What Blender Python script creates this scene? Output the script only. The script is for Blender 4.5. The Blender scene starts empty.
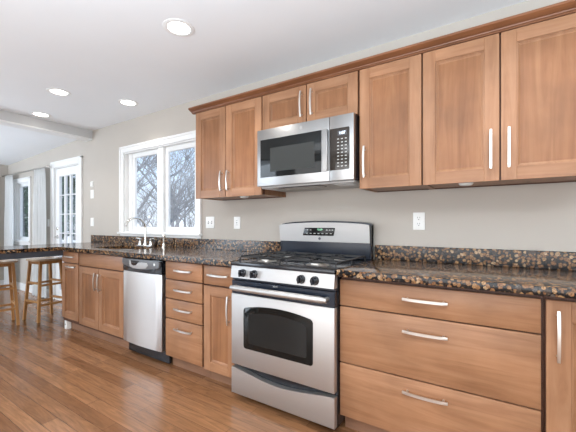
import bpy, bmesh, math, random
from mathutils import Vector, Matrix

random.seed(11)
S = bpy.context.scene
COL = S.collection
R = math.radians

# ------------------------------------------------------------------ camera
cd = bpy.data.cameras.new('camera')
cam = bpy.data.objects.new('camera', cd)
COL.objects.link(cam)
cam.location = (0.0, -2.32, 1.17)
cam.rotation_euler = (R(90), 0, R(33))
cd.sensor_width = 36.0
cd.lens = 329.0 / 576.0 * 36.0
cd.shift_y = 8.0 / 576.0
cd.clip_start = 0.05
S.camera = cam

# ------------------------------------------------------------------ world (clear winter daylight)
W = bpy.data.worlds.new('sky')
S.world = W
W.use_nodes = True
wn = W.node_tree.nodes
wl_ = W.node_tree.links
wn.clear()
tc = wn.new('ShaderNodeTexCoord')
sx = wn.new('ShaderNodeSeparateXYZ')
rp = wn.new('ShaderNodeValToRGB')
bg = wn.new('ShaderNodeBackground')
ow = wn.new('ShaderNodeOutputWorld')
wl_.new(tc.outputs['Generated'], sx.inputs[0])
wl_.new(sx.outputs['Z'], rp.inputs[0])
wl_.new(rp.outputs[0], bg.inputs[0])
wl_.new(bg.outputs[0], ow.inputs[0])
e = rp.color_ramp.elements
e[0].position = 0.0
e[0].color = (0.80, 0.88, 1.0, 1)
e[1].position = 0.45
e[1].color = (0.42, 0.63, 1.0, 1)
x = rp.color_ramp.elements.new(0.16)
x.color = (0.62, 0.79, 1.0, 1)
bg.inputs[1].default_value = 1.15

# ------------------------------------------------------------------ lights
def area(name, loc, rot, sx_, sy_, power, col=(1, 1, 1)):
    l = bpy.data.lights.new(name, 'AREA')
    l.shape = 'RECTANGLE'
    l.size = sx_
    l.size_y = sy_
    l.energy = power
    l.color = col
    o = bpy.data.objects.new(name, l)
    o.location = loc
    o.rotation_euler = [R(a) for a in rot]
    COL.objects.link(o)
    return o

# added unseen fill lamps: overhead, aimed up at the ceiling, and from the rear
area('ceiling_fill_light', (0.1, -2.9, 2.42), (0, 0, 0), 4.0, 1.2, 32, (0.97, 0.985, 1.0))
area('up_fill_light', (0.5, -2.8, 1.2), (180, 0, 0), 3.8, 1.4, 140, (0.76, 0.89, 1.0))
area('dining_up_fill_light', (-6.4, -2.8, 0.9), (180, 0, 0), 2.2, 1.6, 60, (0.74, 0.87, 1.0))
area('dining_fill_light', (-6.4, -4.6, 1.3), (-90, 0, 180), 2.4, 2.0, 84, (0.76, 0.88, 1.0))
area('rear_fill_light', (-0.9, -4.6, 1.0), (-90, 0, 180), 5.0, 1.6, 66, (0.97, 0.985, 1.0))
sl = bpy.data.lights.new('sun', 'SUN')
sl.energy = 2.6
sl.angle = R(1.5)
sl.color = (1.0, 0.96, 0.9)
so = bpy.data.objects.new('sun', sl)
so.rotation_euler = (R(52), 0, R(25))
COL.objects.link(so)

S.view_settings.view_transform = 'Standard'
S.view_settings.look = 'None'
S.view_settings.gamma = 1.0
S.view_settings.exposure = 0.32
S.view_settings.use_curve_mapping = False

# ------------------------------------------------------------------ materials
def newmat(name):
    m = bpy.data.materials.new(name)
    m.use_nodes = True
    nt = m.node_tree
    return m, nt.nodes, nt.links, nt.nodes['Principled BSDF']

def plain(name, col, rough=0.5, metal=0.0, spec=0.5, coat=0.0, var=0.0, vscale=8.0, bump=0.0):
    m, n, l, b = newmat(name)
    b.inputs['Base Color'].default_value = (*col, 1)
    b.inputs['Roughness'].default_value = rough
    b.inputs['Metallic'].default_value = metal
    b.inputs['Specular IOR Level'].default_value = spec
    b.inputs['Coat Weight'].default_value = coat
    if var or bump:
        t = n.new('ShaderNodeTexCoord')
        no = n.new('ShaderNodeTexNoise')
        no.inputs['Scale'].default_value = vscale
        no.inputs['Detail'].default_value = 5
        l.new(t.outputs['Object'], no.inputs['Vector'])
        if var:
            r = n.new('ShaderNodeValToRGB')
            r.color_ramp.elements[0].position = 0.3
            r.color_ramp.elements[1].position = 0.7
            r.color_ramp.elements[0].color = (*[c * (1 - var) for c in col], 1)
            r.color_ramp.elements[1].color = (*[min(1, c * (1 + var)) for c in col], 1)
            l.new(no.outputs['Fac'], r.inputs[0])
            l.new(r.outputs[0], b.inputs['Base Color'])
        if bump:
            bp = n.new('ShaderNodeBump')
            bp.inputs['Strength'].default_value = bump
            bp.inputs['Distance'].default_value = 0.004
            l.new(no.outputs['Fac'], bp.inputs['Height'])
            l.new(bp.outputs[0], b.inputs['Normal'])
    return m

def wood(name, c0, c1, c2, scale, rough=0.36, knots=False):
    """scale: mapping scale per axis; the small one runs along the grain"""
    m, n, l, b = newmat(name)
    t = n.new('ShaderNodeTexCoord')
    oi = n.new('ShaderNodeObjectInfo')
    add = n.new('ShaderNodeVectorMath')
    add.operation = 'ADD'
    mul = n.new('ShaderNodeVectorMath')
    mul.operation = 'SCALE'
    mul.inputs['Scale'].default_value = 7.0
    comb = n.new('ShaderNodeCombineXYZ')
    for i in range(3):
        l.new(oi.outputs['Random'], comb.inputs[i])
    l.new(comb.outputs[0], mul.inputs[0])
    l.new(t.outputs['Object'], add.inputs[0])
    l.new(mul.outputs[0], add.inputs[1])
    mp = n.new('ShaderNodeMapping')
    mp.inputs['Scale'].default_value = scale
    l.new(add.outputs[0], mp.inputs[0])
    n1 = n.new('ShaderNodeTexNoise')
    n1.inputs['Scale'].default_value = 1.0
    n1.inputs['Detail'].default_value = 7
    n1.inputs['Roughness'].default_value = 0.62
    n1.inputs['Distortion'].default_value = 0.9
    l.new(mp.outputs[0], n1.inputs['Vector'])
    r = n.new('ShaderNodeValToRGB')
    el = r.color_ramp.elements
    el[0].position = 0.28
    el[0].color = (*c0, 1)
    el[1].position = 0.74
    el[1].color = (*c2, 1)
    q = el.new(0.5)
    q.color = (*c1, 1)
    l.new(n1.outputs['Fac'], r.inputs[0])
    # broad blotches
    n2 = n.new('ShaderNodeTexNoise')
    n2.inputs['Scale'].default_value = 4.5
    n2.inputs['Detail'].default_value = 3
    l.new(add.outputs[0], n2.inputs['Vector'])
    mr = n.new('ShaderNodeMapRange')
    mr.inputs['To Min'].default_value = 0.86
    mr.inputs['To Max'].default_value = 1.14
    mr.inputs['From Min'].default_value = 0.3
    mr.inputs['From Max'].default_value = 0.7
    l.new(n2.outputs['Fac'], mr.inputs['Value'])
    mr2 = n.new('ShaderNodeMapRange')
    mr2.inputs['To Min'].default_value = 0.93
    mr2.inputs['To Max'].default_value = 1.06
    l.new(oi.outputs['Random'], mr2.inputs['Value'])
    pm = n.new('ShaderNodeMath')
    pm.operation = 'MULTIPLY'
    l.new(mr.outputs[0], pm.inputs[0])
    l.new(mr2.outputs[0], pm.inputs[1])
    hs = n.new('ShaderNodeHueSaturation')
    l.new(r.outputs[0], hs.inputs['Color'])
    l.new(pm.outputs[0], hs.inputs['Value'])
    l.new(hs.outputs[0], b.inputs['Base Color'])
    b.inputs['Roughness'].default_value = rough
    b.inputs['Specular IOR Level'].default_value = 0.35
    return m

MAPLE = ((0.235, 0.108, 0.051), (0.312, 0.154, 0.078), (0.375, 0.198, 0.108))
M = {}
M['maple_v'] = wood('maple_upright_grain', *MAPLE, (22, 22, 1.6))
M['maple_h'] = wood('maple_level_grain', *MAPLE, (1.6, 22, 22))
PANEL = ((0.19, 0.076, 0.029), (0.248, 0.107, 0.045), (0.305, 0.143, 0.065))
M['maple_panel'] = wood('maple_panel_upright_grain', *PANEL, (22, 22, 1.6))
M['maple_dark'] = wood('maple_stained_edge', (0.055, 0.018, 0.009), (0.075, 0.025, 0.012), (0.10, 0.035, 0.017), (3, 20, 20), 0.45)
M['crown'] = wood('crown_stain', (0.145, 0.055, 0.023), (0.19, 0.075, 0.033), (0.25, 0.105, 0.048), (1.5, 20, 20), 0.33)
M['stool_wood'] = wood('stool_oak', (0.30, 0.145, 0.05), (0.42, 0.21, 0.075), (0.52, 0.28, 0.11), (20, 20, 2), 0.4)
M['stool_seat'] = wood('stool_seat_oak', (0.44, 0.30, 0.19), (0.52, 0.38, 0.26), (0.60, 0.46, 0.33), (3, 20, 20), 0.22)
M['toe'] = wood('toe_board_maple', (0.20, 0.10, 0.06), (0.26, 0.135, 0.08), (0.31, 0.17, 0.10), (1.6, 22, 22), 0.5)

M['wall'] = plain('wall_paint', (0.475, 0.434, 0.388), 0.85, var=0.015, vscale=3)
M['header_shade'] = plain('header_shade_grey', (0.56, 0.56, 0.56), 0.85, var=0.01, vscale=3)  # shade on the header face put into its colour
M['wall_light'] = plain('pale_wall_paint', (0.66, 0.655, 0.645), 0.85, var=0.01, vscale=3)
M['ceiling'] = plain('ceiling_paint', (0.83, 0.85, 0.87), 0.9, var=0.01, vscale=2)
M['white'] = plain('white_trim_paint', (0.80, 0.80, 0.79), 0.4, var=0.01, vscale=4)
M['plastic'] = plain('white_plastic', (0.82, 0.82, 0.80), 0.35)
M['grey_plastic'] = plain('dark_grey_plastic', (0.10, 0.10, 0.105), 0.35)
M['pale_plastic'] = plain('silver_grey_plastic', (0.38, 0.38, 0.38), 0.35)
M['slot'] = plain('dark_slots', (0.06, 0.06, 0.07), 0.6)
M['black'] = plain('black_enamel', (0.012, 0.013, 0.017), 0.16)
M['navy'] = plain('dark_blue_black_enamel', (0.012, 0.017, 0.028), 0.22)
M['iron'] = plain('cast_iron', (0.018, 0.018, 0.019), 0.45, bump=0.2, vscale=120)
M['glass_black'] = plain('oven_glass', (0.007, 0.008, 0.008), 0.07, spec=0.3)
M['mw_mesh'] = plain('microwave_window_mesh', (0.040, 0.042, 0.040), 0.25, spec=0.3)
M['oven_in'] = plain('oven_inner_glass', (0.016, 0.017, 0.017), 0.12, spec=0.3)
M['alu'] = plain('burner_aluminium', (0.62, 0.60, 0.57), 0.35, 1.0)
M['bronze_panel'] = plain('control_glass', (0.030, 0.023, 0.018), 0.12)
M['ink'] = plain('pale_print', (0.42, 0.42, 0.40), 0.5)
M['apron'] = plain('dark_apron_paint', (0.045, 0.052, 0.066), 0.35, var=0.15)
def cloth_mat():
    m, n, l, b = newmat('curtain_cloth')
    t = n.new('ShaderNodeTexCoord')
    no = n.new('ShaderNodeTexNoise')
    no.inputs['Scale'].default_value = 60
    l.new(t.outputs['Object'], no.inputs['Vector'])
    r = n.new('ShaderNodeValToRGB')
    r.color_ramp.elements[0].color = (0.84, 0.84, 0.83, 1)
    r.color_ramp.elements[1].color = (0.90, 0.90, 0.89, 1)
    l.new(no.outputs['Fac'], r.inputs[0])
    l.new(r.outputs[0], b.inputs['Base Color'])
    b.inputs['Roughness'].default_value = 0.9
    b.inputs['Specular IOR Level'].default_value = 0.1
    tl = n.new('ShaderNodeBsdfTranslucent')
    l.new(r.outputs[0], tl.inputs['Color'])
    mx = n.new('ShaderNodeMixShader')
    mx.inputs[0].default_value = 0.12
    l.new(b.outputs[0], mx.inputs[1])
    l.new(tl.outputs[0], mx.inputs[2])
    l.new(mx.outputs[0], n['Material Output'].inputs['Surface'])
    return m
M['cloth'] = cloth_mat()
M['chrome'] = plain('polished_nickel', (0.72, 0.70, 0.66), 0.16, 1.0)
M['pull'] = plain('satin_nickel', (0.66, 0.64, 0.61), 0.34, 1.0)
M['gap'] = plain('cabinet_inside', (0.07, 0.028, 0.014), 0.7)
M['bark'] = plain('bark', (0.27, 0.27, 0.28), 0.9, var=0.25, vscale=6)
M['needles'] = plain('evergreen_needles', (0.055, 0.12, 0.075), 0.8, var=0.4, vscale=3)
M['ground'] = plain('winter_lawn', (0.40, 0.38, 0.33), 0.95, var=0.2, vscale=1.2)
M['deck'] = plain('pale_deck_boards', (0.78, 0.78, 0.78), 0.7, var=0.04, vscale=6)

def steel(name, base=0.60, rough=0.27, along='x'):
    m, n, l, b = newmat(name)
    t = n.new('ShaderNodeTexCoord')
    mp = n.new('ShaderNodeMapping')
    mp.inputs['Scale'].default_value = {'x': (2, 300, 300), 'z': (300, 300, 2)}[along]
    no = n.new('ShaderNodeTexNoise')
    no.inputs['Scale'].default_value = 1
    no.inputs['Detail'].default_value = 3
    l.new(t.outputs['Object'], mp.inputs[0])
    l.new(mp.outputs[0], no.inputs['Vector'])
    mr = n.new('ShaderNodeMapRange')
    mr.inputs['To Min'].default_value = rough - 0.05
    mr.inputs['To Max'].default_value = rough + 0.07
    l.new(no.outputs['Fac'], mr.inputs['Value'])
    l.new(mr.outputs[0], b.inputs['Roughness'])
    b.inputs['Base Color'].default_value = (base, base * 0.985, base * 0.97, 1)
    b.inputs['Metallic'].default_value = 1.0
    bp = n.new('ShaderNodeBump')
    bp.inputs['Strength'].default_value = 0.03
    bp.inputs['Distance'].default_value = 0.001
    l.new(no.outputs['Fac'], bp.inputs['Height'])
    l.new(bp.outputs[0], b.inputs['Normal'])
    return m
M['steel'] = steel('brushed_steel', 0.54, 0.50)
M['steel_hood'] = steel('microwave_steel', 0.36, 0.34)
M['steel_v'] = steel('brushed_steel_upright', 0.66, 0.38, 'z')
M['under_grey'] = plain('pale_grey_underside', (0.42, 0.41, 0.40), 0.4)
M['steel_dk'] = steel('grey_vent_steel', 0.42, 0.4)

def granite():
    m, n, l, b = newmat('brown_granite')
    t = n.new('ShaderNodeTexCoord')
    nz = n.new('ShaderNodeTexNoise')
    nz.inputs['Scale'].default_value = 28
    nz.inputs['Detail'].default_value = 3
    l.new(t.outputs['Object'], nz.inputs['Vector'])
    vm = n.new('ShaderNodeVectorMath')
    vm.operation = 'MULTIPLY_ADD'
    vm.inputs[1].default_value = (0.022, 0.022, 0.022)
    l.new(nz.outputs['Color'], vm.inputs[0])
    l.new(t.outputs['Object'], vm.inputs[2])
    v = n.new('ShaderNodeTexVoronoi')
    v.inputs['Scale'].default_value = 54
    v.inputs['Randomness'].default_value = 0.95
    l.new(vm.outputs[0], v.inputs['Vector'])
    # colour of each blob
    rc = n.new('ShaderNodeValToRGB')
    rc.color_ramp.interpolation = 'CONSTANT'
    cols = [(0.0, (0.045, 0.03, 0.022)), (0.14, (0.19, 0.095, 0.042)), (0.42, (0.27, 0.15, 0.068)),
            (0.66, (0.15, 0.07, 0.032)), (0.85, (0.34, 0.22, 0.125)), (0.93, (0.07, 0.06, 0.055))]
    el = rc.color_ramp.elements
    el[0].position, el[0].color = cols[0][0], (*cols[0][1], 1)
    el[1].position, el[1].color = cols[1][0], (*cols[1][1], 1)
    for p, c in cols[2:]:
        k = el.new(p)
        k.color = (*c, 1)
    sp = n.new('ShaderNodeSeparateColor')
    l.new(v.outputs['Color'], sp.inputs[0])
    l.new(sp.outputs[0], rc.inputs[0])
    rd = n.new('ShaderNodeValToRGB')
    rd.color_ramp.elements[0].position = 0.46
    rd.color_ramp.elements[0].color = (0, 0, 0, 1)
    rd.color_ramp.elements[1].position = 0.58
    rd.color_ramp.elements[1].color = (1, 1, 1, 1)
    l.new(v.outputs['Distance'], rd.inputs[0])
    mx = n.new('ShaderNodeMix')
    mx.data_type = 'RGBA'
    l.new(rd.outputs[0], mx.inputs['Factor'])
    l.new(rc.outputs[0], mx.inputs['A'])
    mx.inputs['B'].default_value = (0.008, 0.007, 0.007, 1)
    # fine speckle
    n3 = n.new('ShaderNodeTexNoise')
    n3.inputs['Scale'].default_value = 190
    n3.inputs['Detail'].default_value = 2
    l.new(t.outputs['Object'], n3.inputs['Vector'])
    mr = n.new('ShaderNodeMapRange')
    mr.inputs['From Min'].default_value = 0.3
    mr.inputs['From Max'].default_value = 0.7
    mr.inputs['To Min'].default_value = 0.45
    mr.inputs['To Max'].default_value = 1.6
    l.new(n3.outputs['Fac'], mr.inputs['Value'])
    hs = n.new('ShaderNodeHueSaturation')
    l.new(mx.outputs['Result'], hs.inputs['Color'])
    l.new(mr.outputs[0], hs.inputs['Value'])
    l.new(hs.outputs[0], b.inputs['Base Color'])
    b.inputs['Roughness'].default_value = 0.14
    b.inputs['Specular IOR Level'].default_value = 0.38
    return m
M['granite'] = granite()

def floor_mat():
    m, n, l, b = newmat('oak_plank_floor')
    t = n.new('ShaderNodeTexCoord')
    br = n.new('ShaderNodeTexBrick')
    br.offset = 0.37
    br.offset_frequency = 3
    br.inputs['Scale'].default_value = 1.0
    br.inputs['Brick Width'].default_value = 0.95
    br.inputs['Row Height'].default_value = 0.083
    br.inputs['Mortar Size'].default_value = 0.0012
    br.inputs['Mortar Smooth'].default_value = 0.3
    br.inputs['Bias'].default_value = 0.0
    br.inputs['Color1'].default_value = (0.195, 0.086, 0.037, 1)
    br.inputs['Color2'].default_value = (0.325, 0.158, 0.074, 1)
    br.inputs['Mortar'].default_value = (0.075, 0.03, 0.012, 1)
    l.new(t.outputs['Object'], br.inputs['Vector'])
    mp = n.new('ShaderNodeMapping')
    mp.inputs['Scale'].default_value = (2.6, 26, 1)
    l.new(t.outputs['Object'], mp.inputs[0])
    no = n.new('ShaderNodeTexNoise')
    no.inputs['Scale'].default_value = 1.0
    no.inputs['Detail'].default_value = 8
    no.inputs['Roughness'].default_value = 0.65
    no.inputs['Distortion'].default_value = 2.2
    l.new(mp.outputs[0], no.inputs['Vector'])
    mr = n.new('ShaderNodeMapRange')
    mr.inputs['From Min'].default_value = 0.28
    mr.inputs['From Max'].default_value = 0.72
    mr.inputs['To Min'].default_value = 0.62
    mr.inputs['To Max'].default_value = 1.30
    l.new(no.outputs['Fac'], mr.inputs['Value'])
    hs = n.new('ShaderNodeHueSaturation')
    l.new(br.outputs['Color'], hs.inputs['Color'])
    l.new(mr.outputs[0], hs.inputs['Value'])
    l.new(hs.outputs[0], b.inputs['Base Color'])
    rr = n.new('ShaderNodeMapRange')
    rr.inputs['To Min'].default_value = 0.15
    rr.inputs['To Max'].default_value = 0.27
    l.new(no.outputs['Fac'], rr.inputs['Value'])
    l.new(rr.outputs[0], b.inputs['Roughness'])
    bp = n.new('ShaderNodeBump')
    bp.inputs['Strength'].default_value = 0.12
    bp.inputs['Distance'].default_value = 0.002
    l.new(no.outputs['Fac'], bp.inputs['Height'])
    l.new(bp.outputs[0], b.inputs['Normal'])
    return m
M['floor'] = floor_mat()

def glass_mat():
    m, n, l, b = newmat('window_glass')
    n.remove(b)
    out = n['Material Output']
    tr = n.new('ShaderNodeBsdfTransparent')
    gl = n.new('ShaderNodeBsdfGlossy')
    gl.inputs['Roughness'].default_value = 0.0
    fr = n.new('ShaderNodeLayerWeight')
    pw = n.new('ShaderNodeMath')
    pw.operation = 'POWER'
    pw.inputs[1].default_value = 5.0
    l.new(fr.outputs['Facing'], pw.inputs[0])
    ml = n.new('ShaderNodeMath')
    ml.operation = 'MULTIPLY_ADD'
    ml.inputs[1].default_value = 0.7
    ml.inputs[2].default_value = 0.03
    l.new(pw.outputs[0], ml.inputs[0])
    mx = n.new('ShaderNodeMixShader')
    l.new(ml.outputs[0], mx.inputs[0])
    l.new(tr.outputs[0], mx.inputs[1])
    l.new(gl.outputs[0], mx.inputs[2])
    l.new(mx.outputs[0], out.inputs['Surface'])
    return m
M['glass'] = glass_mat()

def emit(name, col, s):
    m, n, l, b = newmat(name)
    b.inputs['Base Color'].default_value = (*col, 1)
    b.inputs['Emission Color'].default_value = (*col, 1)
    b.inputs['Emission Strength'].default_value = s
    return m
M['lamp'] = emit('lamp_lens', (1.0, 0.97, 0.92), 6.0)
M['led_blue'] = emit('blue_white_digits', (0.75, 0.86, 1.0), 2.5)
M['led_green'] = emit('green_digits', (0.35, 0.8, 0.5), 0.45)

# ------------------------------------------------------------------ mesh helpers
WL = {}   # world base of each built object

class MB:
    def __init__(self):
        self.bm = bmesh.new()
        self.mi = 0

    def _mark(self, faces):
        for f in faces:
            f.material_index = self.mi

    def box(self, x0, x1, y0, y1, z0, z1, bev=0.0, seg=1):
        bm = self.bm
        xs, ys, zs = sorted((x0, x1)), sorted((y0, y1)), sorted((z0, z1))
        v = [bm.verts.new((xs[i], ys[j], zs[k])) for i in (0, 1) for j in (0, 1) for k in (0, 1)]
        idx = [(0, 1, 3, 2), (4, 6, 7, 5), (0, 4, 5, 1), (2, 3, 7, 6), (0, 2, 6, 4), (1, 5, 7, 3)]
        fs = [bm.faces.new([v[i] for i in q]) for q in idx]
        self._mark(fs)
        if bev:
            es = list({ed for f in fs for ed in f.edges})
            r = bmesh.ops.bevel(bm, geom=es, offset=bev, segments=seg, affect='EDGES', profile=0.5)
            self._mark(r['faces'])
        return self

    def hexa(self, b, t):
        """frustum from 4 bottom points to 4 top points (same winding)"""
        bm = self.bm
        vb = [bm.verts.new(p) for p in b]
        vt = [bm.verts.new(p) for p in t]
        fs = [bm.faces.new(vb[::-1]), bm.faces.new(vt)]
        for i in range(4):
            j = (i + 1) % 4
            fs.append(bm.faces.new((vb[i], vb[j], vt[j], vt[i])))
        self._mark(fs)
        return self

    def bar(self, p0, p1, w0, w1=None, d0=None, d1=None):
        """square bar between two points; w along x-ish, d along the other"""
        w1 = w0 if w1 is None else w1
        d0 = w0 if d0 is None else d0
        d1 = w1 if d1 is None else d1
        p0, p1 = Vector(p0), Vector(p1)
        ax = (p1 - p0).normalized()
        ref = Vector((0, 0, 1)) if abs(ax.z) < 0.8 else Vector((0, 1, 0))
        u = ax.cross(ref).normalized()
        w = ax.cross(u).normalized()
        def ring(p, a, c):
            return [p + u * a / 2 + w * c / 2, p - u * a / 2 + w * c / 2, p - u * a / 2 - w * c / 2, p + u * a / 2 - w * c / 2]
        return self.hexa(ring(p0, w0, d0), ring(p1, w1, d1))

    def tube(self, pts, rad, seg=12, cap=True):
        bm = self.bm
        pts = [Vector(p) for p in pts]
        rads = rad if isinstance(rad, (list, tuple)) else [rad] * len(pts)
        rings = []
        prev_u = None
        for i, p in enumerate(pts):
            if i == 0:
                t = pts[1] - p
            elif i == len(pts) - 1:
                t = p - pts[i - 1]
            else:
                t = pts[i + 1] - pts[i - 1]
            t.normalize()
            if prev_u is None:
                ref = Vector((0, 0, 1)) if abs(t.z) < 0.9 else Vector((1, 0, 0))
                u = t.cross(ref).normalized()
            else:
                u = (prev_u - t * prev_u.dot(t)).normalized()
            prev_u = u
            w = t.cross(u)
            rings.append([bm.verts.new(p + (u * math.cos(a) + w * math.sin(a)) * rads[i])
                          for a in [2 * math.pi * k / seg for k in range(seg)]])
        fs = []
        for a, c in zip(rings, rings[1:]):
            for k in range(seg):
                j = (k + 1) % seg
                fs.append(bm.faces.new((a[k], a[j], c[j], c[k])))
        if cap:
            fs.append(bm.faces.new(rings[0][::-1]))
            fs.append(bm.faces.new(rings[-1]))
        self._mark(fs)
        return self

    def lathe(self, c, prof, seg=28, axis='z', cap=True):
        """prof: list of (r, h) along axis from point c"""
        bm = self.bm
        c = Vector(c)
        A = {'z': (Vector((1, 0, 0)), Vector((0, 1, 0)), Vector((0, 0, 1))),
             'y': (Vector((0, 0, 1)), Vector((1, 0, 0)), Vector((0, 1, 0))),
             'x': (Vector((0, 1, 0)), Vector((0, 0, 1)), Vector((1, 0, 0)))}[axis]
        rings = []
        for r, h in prof:
            r = max(r, 1e-4)
            rings.append([bm.verts.new(c + A[2] * h + (A[0] * math.cos(a) + A[1] * math.sin(a)) * r)
                          for a in [2 * math.pi * k / seg for k in range(seg)]])
        fs = []
        for a, d in zip(rings, rings[1:]):
            for k in range(seg):
                j = (k + 1) % seg
                fs.append(bm.faces.new((a[k], a[j], d[j], d[k])))
        if cap:
            fs.append(bm.faces.new(rings[0][::-1]))
            fs.append(bm.faces.new(rings[-1]))
        self._mark(fs)
        return self

    def prism(self, poly, axis, a0, a1, bev=0.0):
        """poly in the plane across axis: x->(y,z), y->(x,z), z->(x,y)"""
        bm = self.bm
        mk = {'x': lambda p, a: (a, p[0], p[1]), 'y': lambda p, a: (p[0], a, p[1]), 'z': lambda p, a: (p[0], p[1], a)}[axis]
        v0 = [bm.verts.new(mk(p, a0)) for p in poly]
        v1 = [bm.verts.new(mk(p, a1)) for p in poly]
        f0 = bm.faces.new(v0[::-1])
        f1 = bm.faces.new(v1)
        fs = [f0, f1]
        nn = len(poly)
        for i in range(nn):
            j = (i + 1) % nn
            fs.append(bm.faces.new((v0[i], v0[j], v1[j], v1[i])))
        self._mark(fs)
        if bev:
            es = list({ed for f in (f0, f1) for ed in f.edges})
            r = bmesh.ops.bevel(bm, geom=es, offset=bev, segments=2, affect='EDGES', profile=0.5)
            self._mark(r['faces'])
        return self

    def ring(self, x0, x1, z0, z1, y, steps):
        """rectangular stepped profile facing -y; steps (inset, depth); closes with a panel"""
        bm = self.bm
        loops = []
        for o, d in steps:
            loops.append([bm.verts.new(p) for p in ((x0 + o, y + d, z0 + o), (x1 - o, y + d, z0 + o), (x1 - o, y + d, z1 - o), (x0 + o, y + d, z1 - o))])
        fs = []
        for a, b in zip(loops, loops[1:]):
            for k in range(4):
                j = (k + 1) % 4
                fs.append(bm.faces.new((a[k], a[j], b[j], b[k])))
        fs.append(bm.faces.new(loops[-1]))
        self._mark(fs)
        return self

    def cells(self, us, vs, occ, a0, a1, plane):
        """plate with openings; plane 'xz' (thick in y), 'yz' (thick in x), 'xy' (thick in z); only outer faces"""
        bm = self.bm
        mk = {'xz': lambda u, v, a: (u, a, v), 'yz': lambda u, v, a: (a, u, v), 'xy': lambda u, v, a: (u, v, a)}[plane]
        cache = {}
        def V(i, j, k):
            if (i, j, k) not in cache:
                cache[(i, j, k)] = bm.verts.new(mk(us[i], vs[j], (a0, a1)[k]))
            return cache[(i, j, k)]
        nu, nv = len(us) - 1, len(vs) - 1
        O = lambda i, j: 0 <= i < nu and 0 <= j < nv and occ(i, j)
        fs = []
        for i in range(nu):
            for j in range(nv):
                if not occ(i, j):
                    continue
                for k in (0, 1):
                    fs.append(bm.faces.new((V(i, j, k), V(i + 1, j, k), V(i + 1, j + 1, k), V(i, j + 1, k))))
                if not O(i - 1, j): fs.append(bm.faces.new((V(i, j, 0), V(i, j + 1, 0), V(i, j + 1, 1), V(i, j, 1))))
                if not O(i + 1, j): fs.append(bm.faces.new((V(i + 1, j, 0), V(i + 1, j + 1, 0), V(i + 1, j + 1, 1), V(i + 1, j, 1))))
                if not O(i, j - 1): fs.append(bm.faces.new((V(i, j, 0), V(i + 1, j, 0), V(i + 1, j, 1), V(i, j, 1))))
                if not O(i, j + 1): fs.append(bm.faces.new((V(i, j + 1, 0), V(i + 1, j + 1, 0), V(i + 1, j + 1, 1), V(i, j + 1, 1))))
        self._mark(fs)
        return self

    def build(self, name, mats, parent=None, label=None, smooth=30, local=False, base=None):
        bm = self.bm
        off = Vector((0, 0, 0))
        if parent is not None and not local:
            off = WL[parent.name]
        elif base is not None:
            off = Vector(base)
        if off.length:
            bmesh.ops.translate(bm, verts=bm.verts, vec=-off)
        bmesh.ops.recalc_face_normals(bm, faces=bm.faces)
        me = bpy.data.meshes.new(name)
        bm.to_mesh(me)
        bm.free()
        for m in (mats if isinstance(mats, (list, tuple)) else [mats]):
            me.materials.append(M[m])
        if smooth:
            for p in me.polygons:
                p.use_smooth = True
            me.set_sharp_from_angle(angle=R(smooth))
        o = bpy.data.objects.new(name, me)
        COL.objects.link(o)
        if parent is not None:
            o.parent = parent
        elif base is not None:
            o.location = base
        WL[o.name] = off.copy()
        if label:
            o['label'] = label
        return o

def thing(name, label, cat, loc=(0, 0, 0), group=None, rz=0.0):
    o = bpy.data.objects.new(name, None)
    COL.objects.link(o)
    o.empty_display_size = 0.1
    o.location = loc
    o.rotation_euler = (0, 0, rz)
    WL[o.name] = Vector(loc)
    return tag(o, label, cat, group)

def tag(o, label, cat, group=None):
    o['label'] = label
    o['category'] = cat
    if group:
        o['group'] = group
    return o

def structure(o, label, cat='structure'):
    o['kind'] = 'structure'
    o['label'] = label
    o['category'] = cat
    return o

def text_mesh(name, body, size, mat, parent, loc, rot=(90, 0, 0), depth=0.0004, align='CENTER'):
    c = bpy.data.curves.new(name + '_curve', 'FONT')
    c.body = body
    c.size = size
    c.extrude = depth
    c.align_x = align
    c.align_y = 'CENTER'
    t = bpy.data.objects.new(name + '_tmp', c)
    COL.objects.link(t)
    dg = bpy.context.evaluated_depsgraph_get()
    dg.update()
    me = bpy.data.meshes.new_from_object(t.evaluated_get(dg))
    bpy.data.objects.remove(t)
    me.transform(Matrix.Translation(Vector(loc) - WL[parent.name]) @ Matrix.Rotation(R(rot[2]), 4, 'Z') @ Matrix.Rotation(R(rot[0]), 4, 'X'))
    me.materials.clear()
    me.materials.append(M[mat])
    o = bpy.data.objects.new(name, me)
    COL.objects.link(o)
    o.parent = parent
    WL[o.name] = WL[parent.name].copy()
    return o

# ================================================================== SETTING
XL, XR, YF = -7.78, 2.0, -4.7
WT = 0.085
mb = MB()
mb.box(XL - WT, XR + WT, YF, WT, -0.12, 0.0)
structure(mb.build('floor', 'floor', smooth=0), 'warm brown narrow plank wooden floor with a satin sheen', 'floor')

# back wall with the kitchen window, glazed door and dining window openings
KW = (-3.93, -2.62, 1.07, 2.05)
DR = (-5.84, -5.05, 0.0, 2.04)
DW = (-7.37, -6.80, 0.88, 1.90)
xs = sorted({XL - WT, XR + WT, KW[0], KW[1], DR[0], DR[1], DW[0], DW[1]})
zs = sorted({0.0, 2.62, KW[2], KW[3], DR[3], DW[2], DW[3]})
def occ(i, j):
    cx, cz = (xs[i] + xs[i + 1]) / 2, (zs[j] + zs[j + 1]) / 2
    return not any(a < cx < b and c < cz < d for a, b, c, d in (KW, DR, DW))
structure(MB().cells(xs, zs, occ, 0.0, WT, 'xz').build('wall_back', 'wall', smooth=0), 'greige painted wall behind the cabinets, sink window and glazed door', 'wall')

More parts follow.
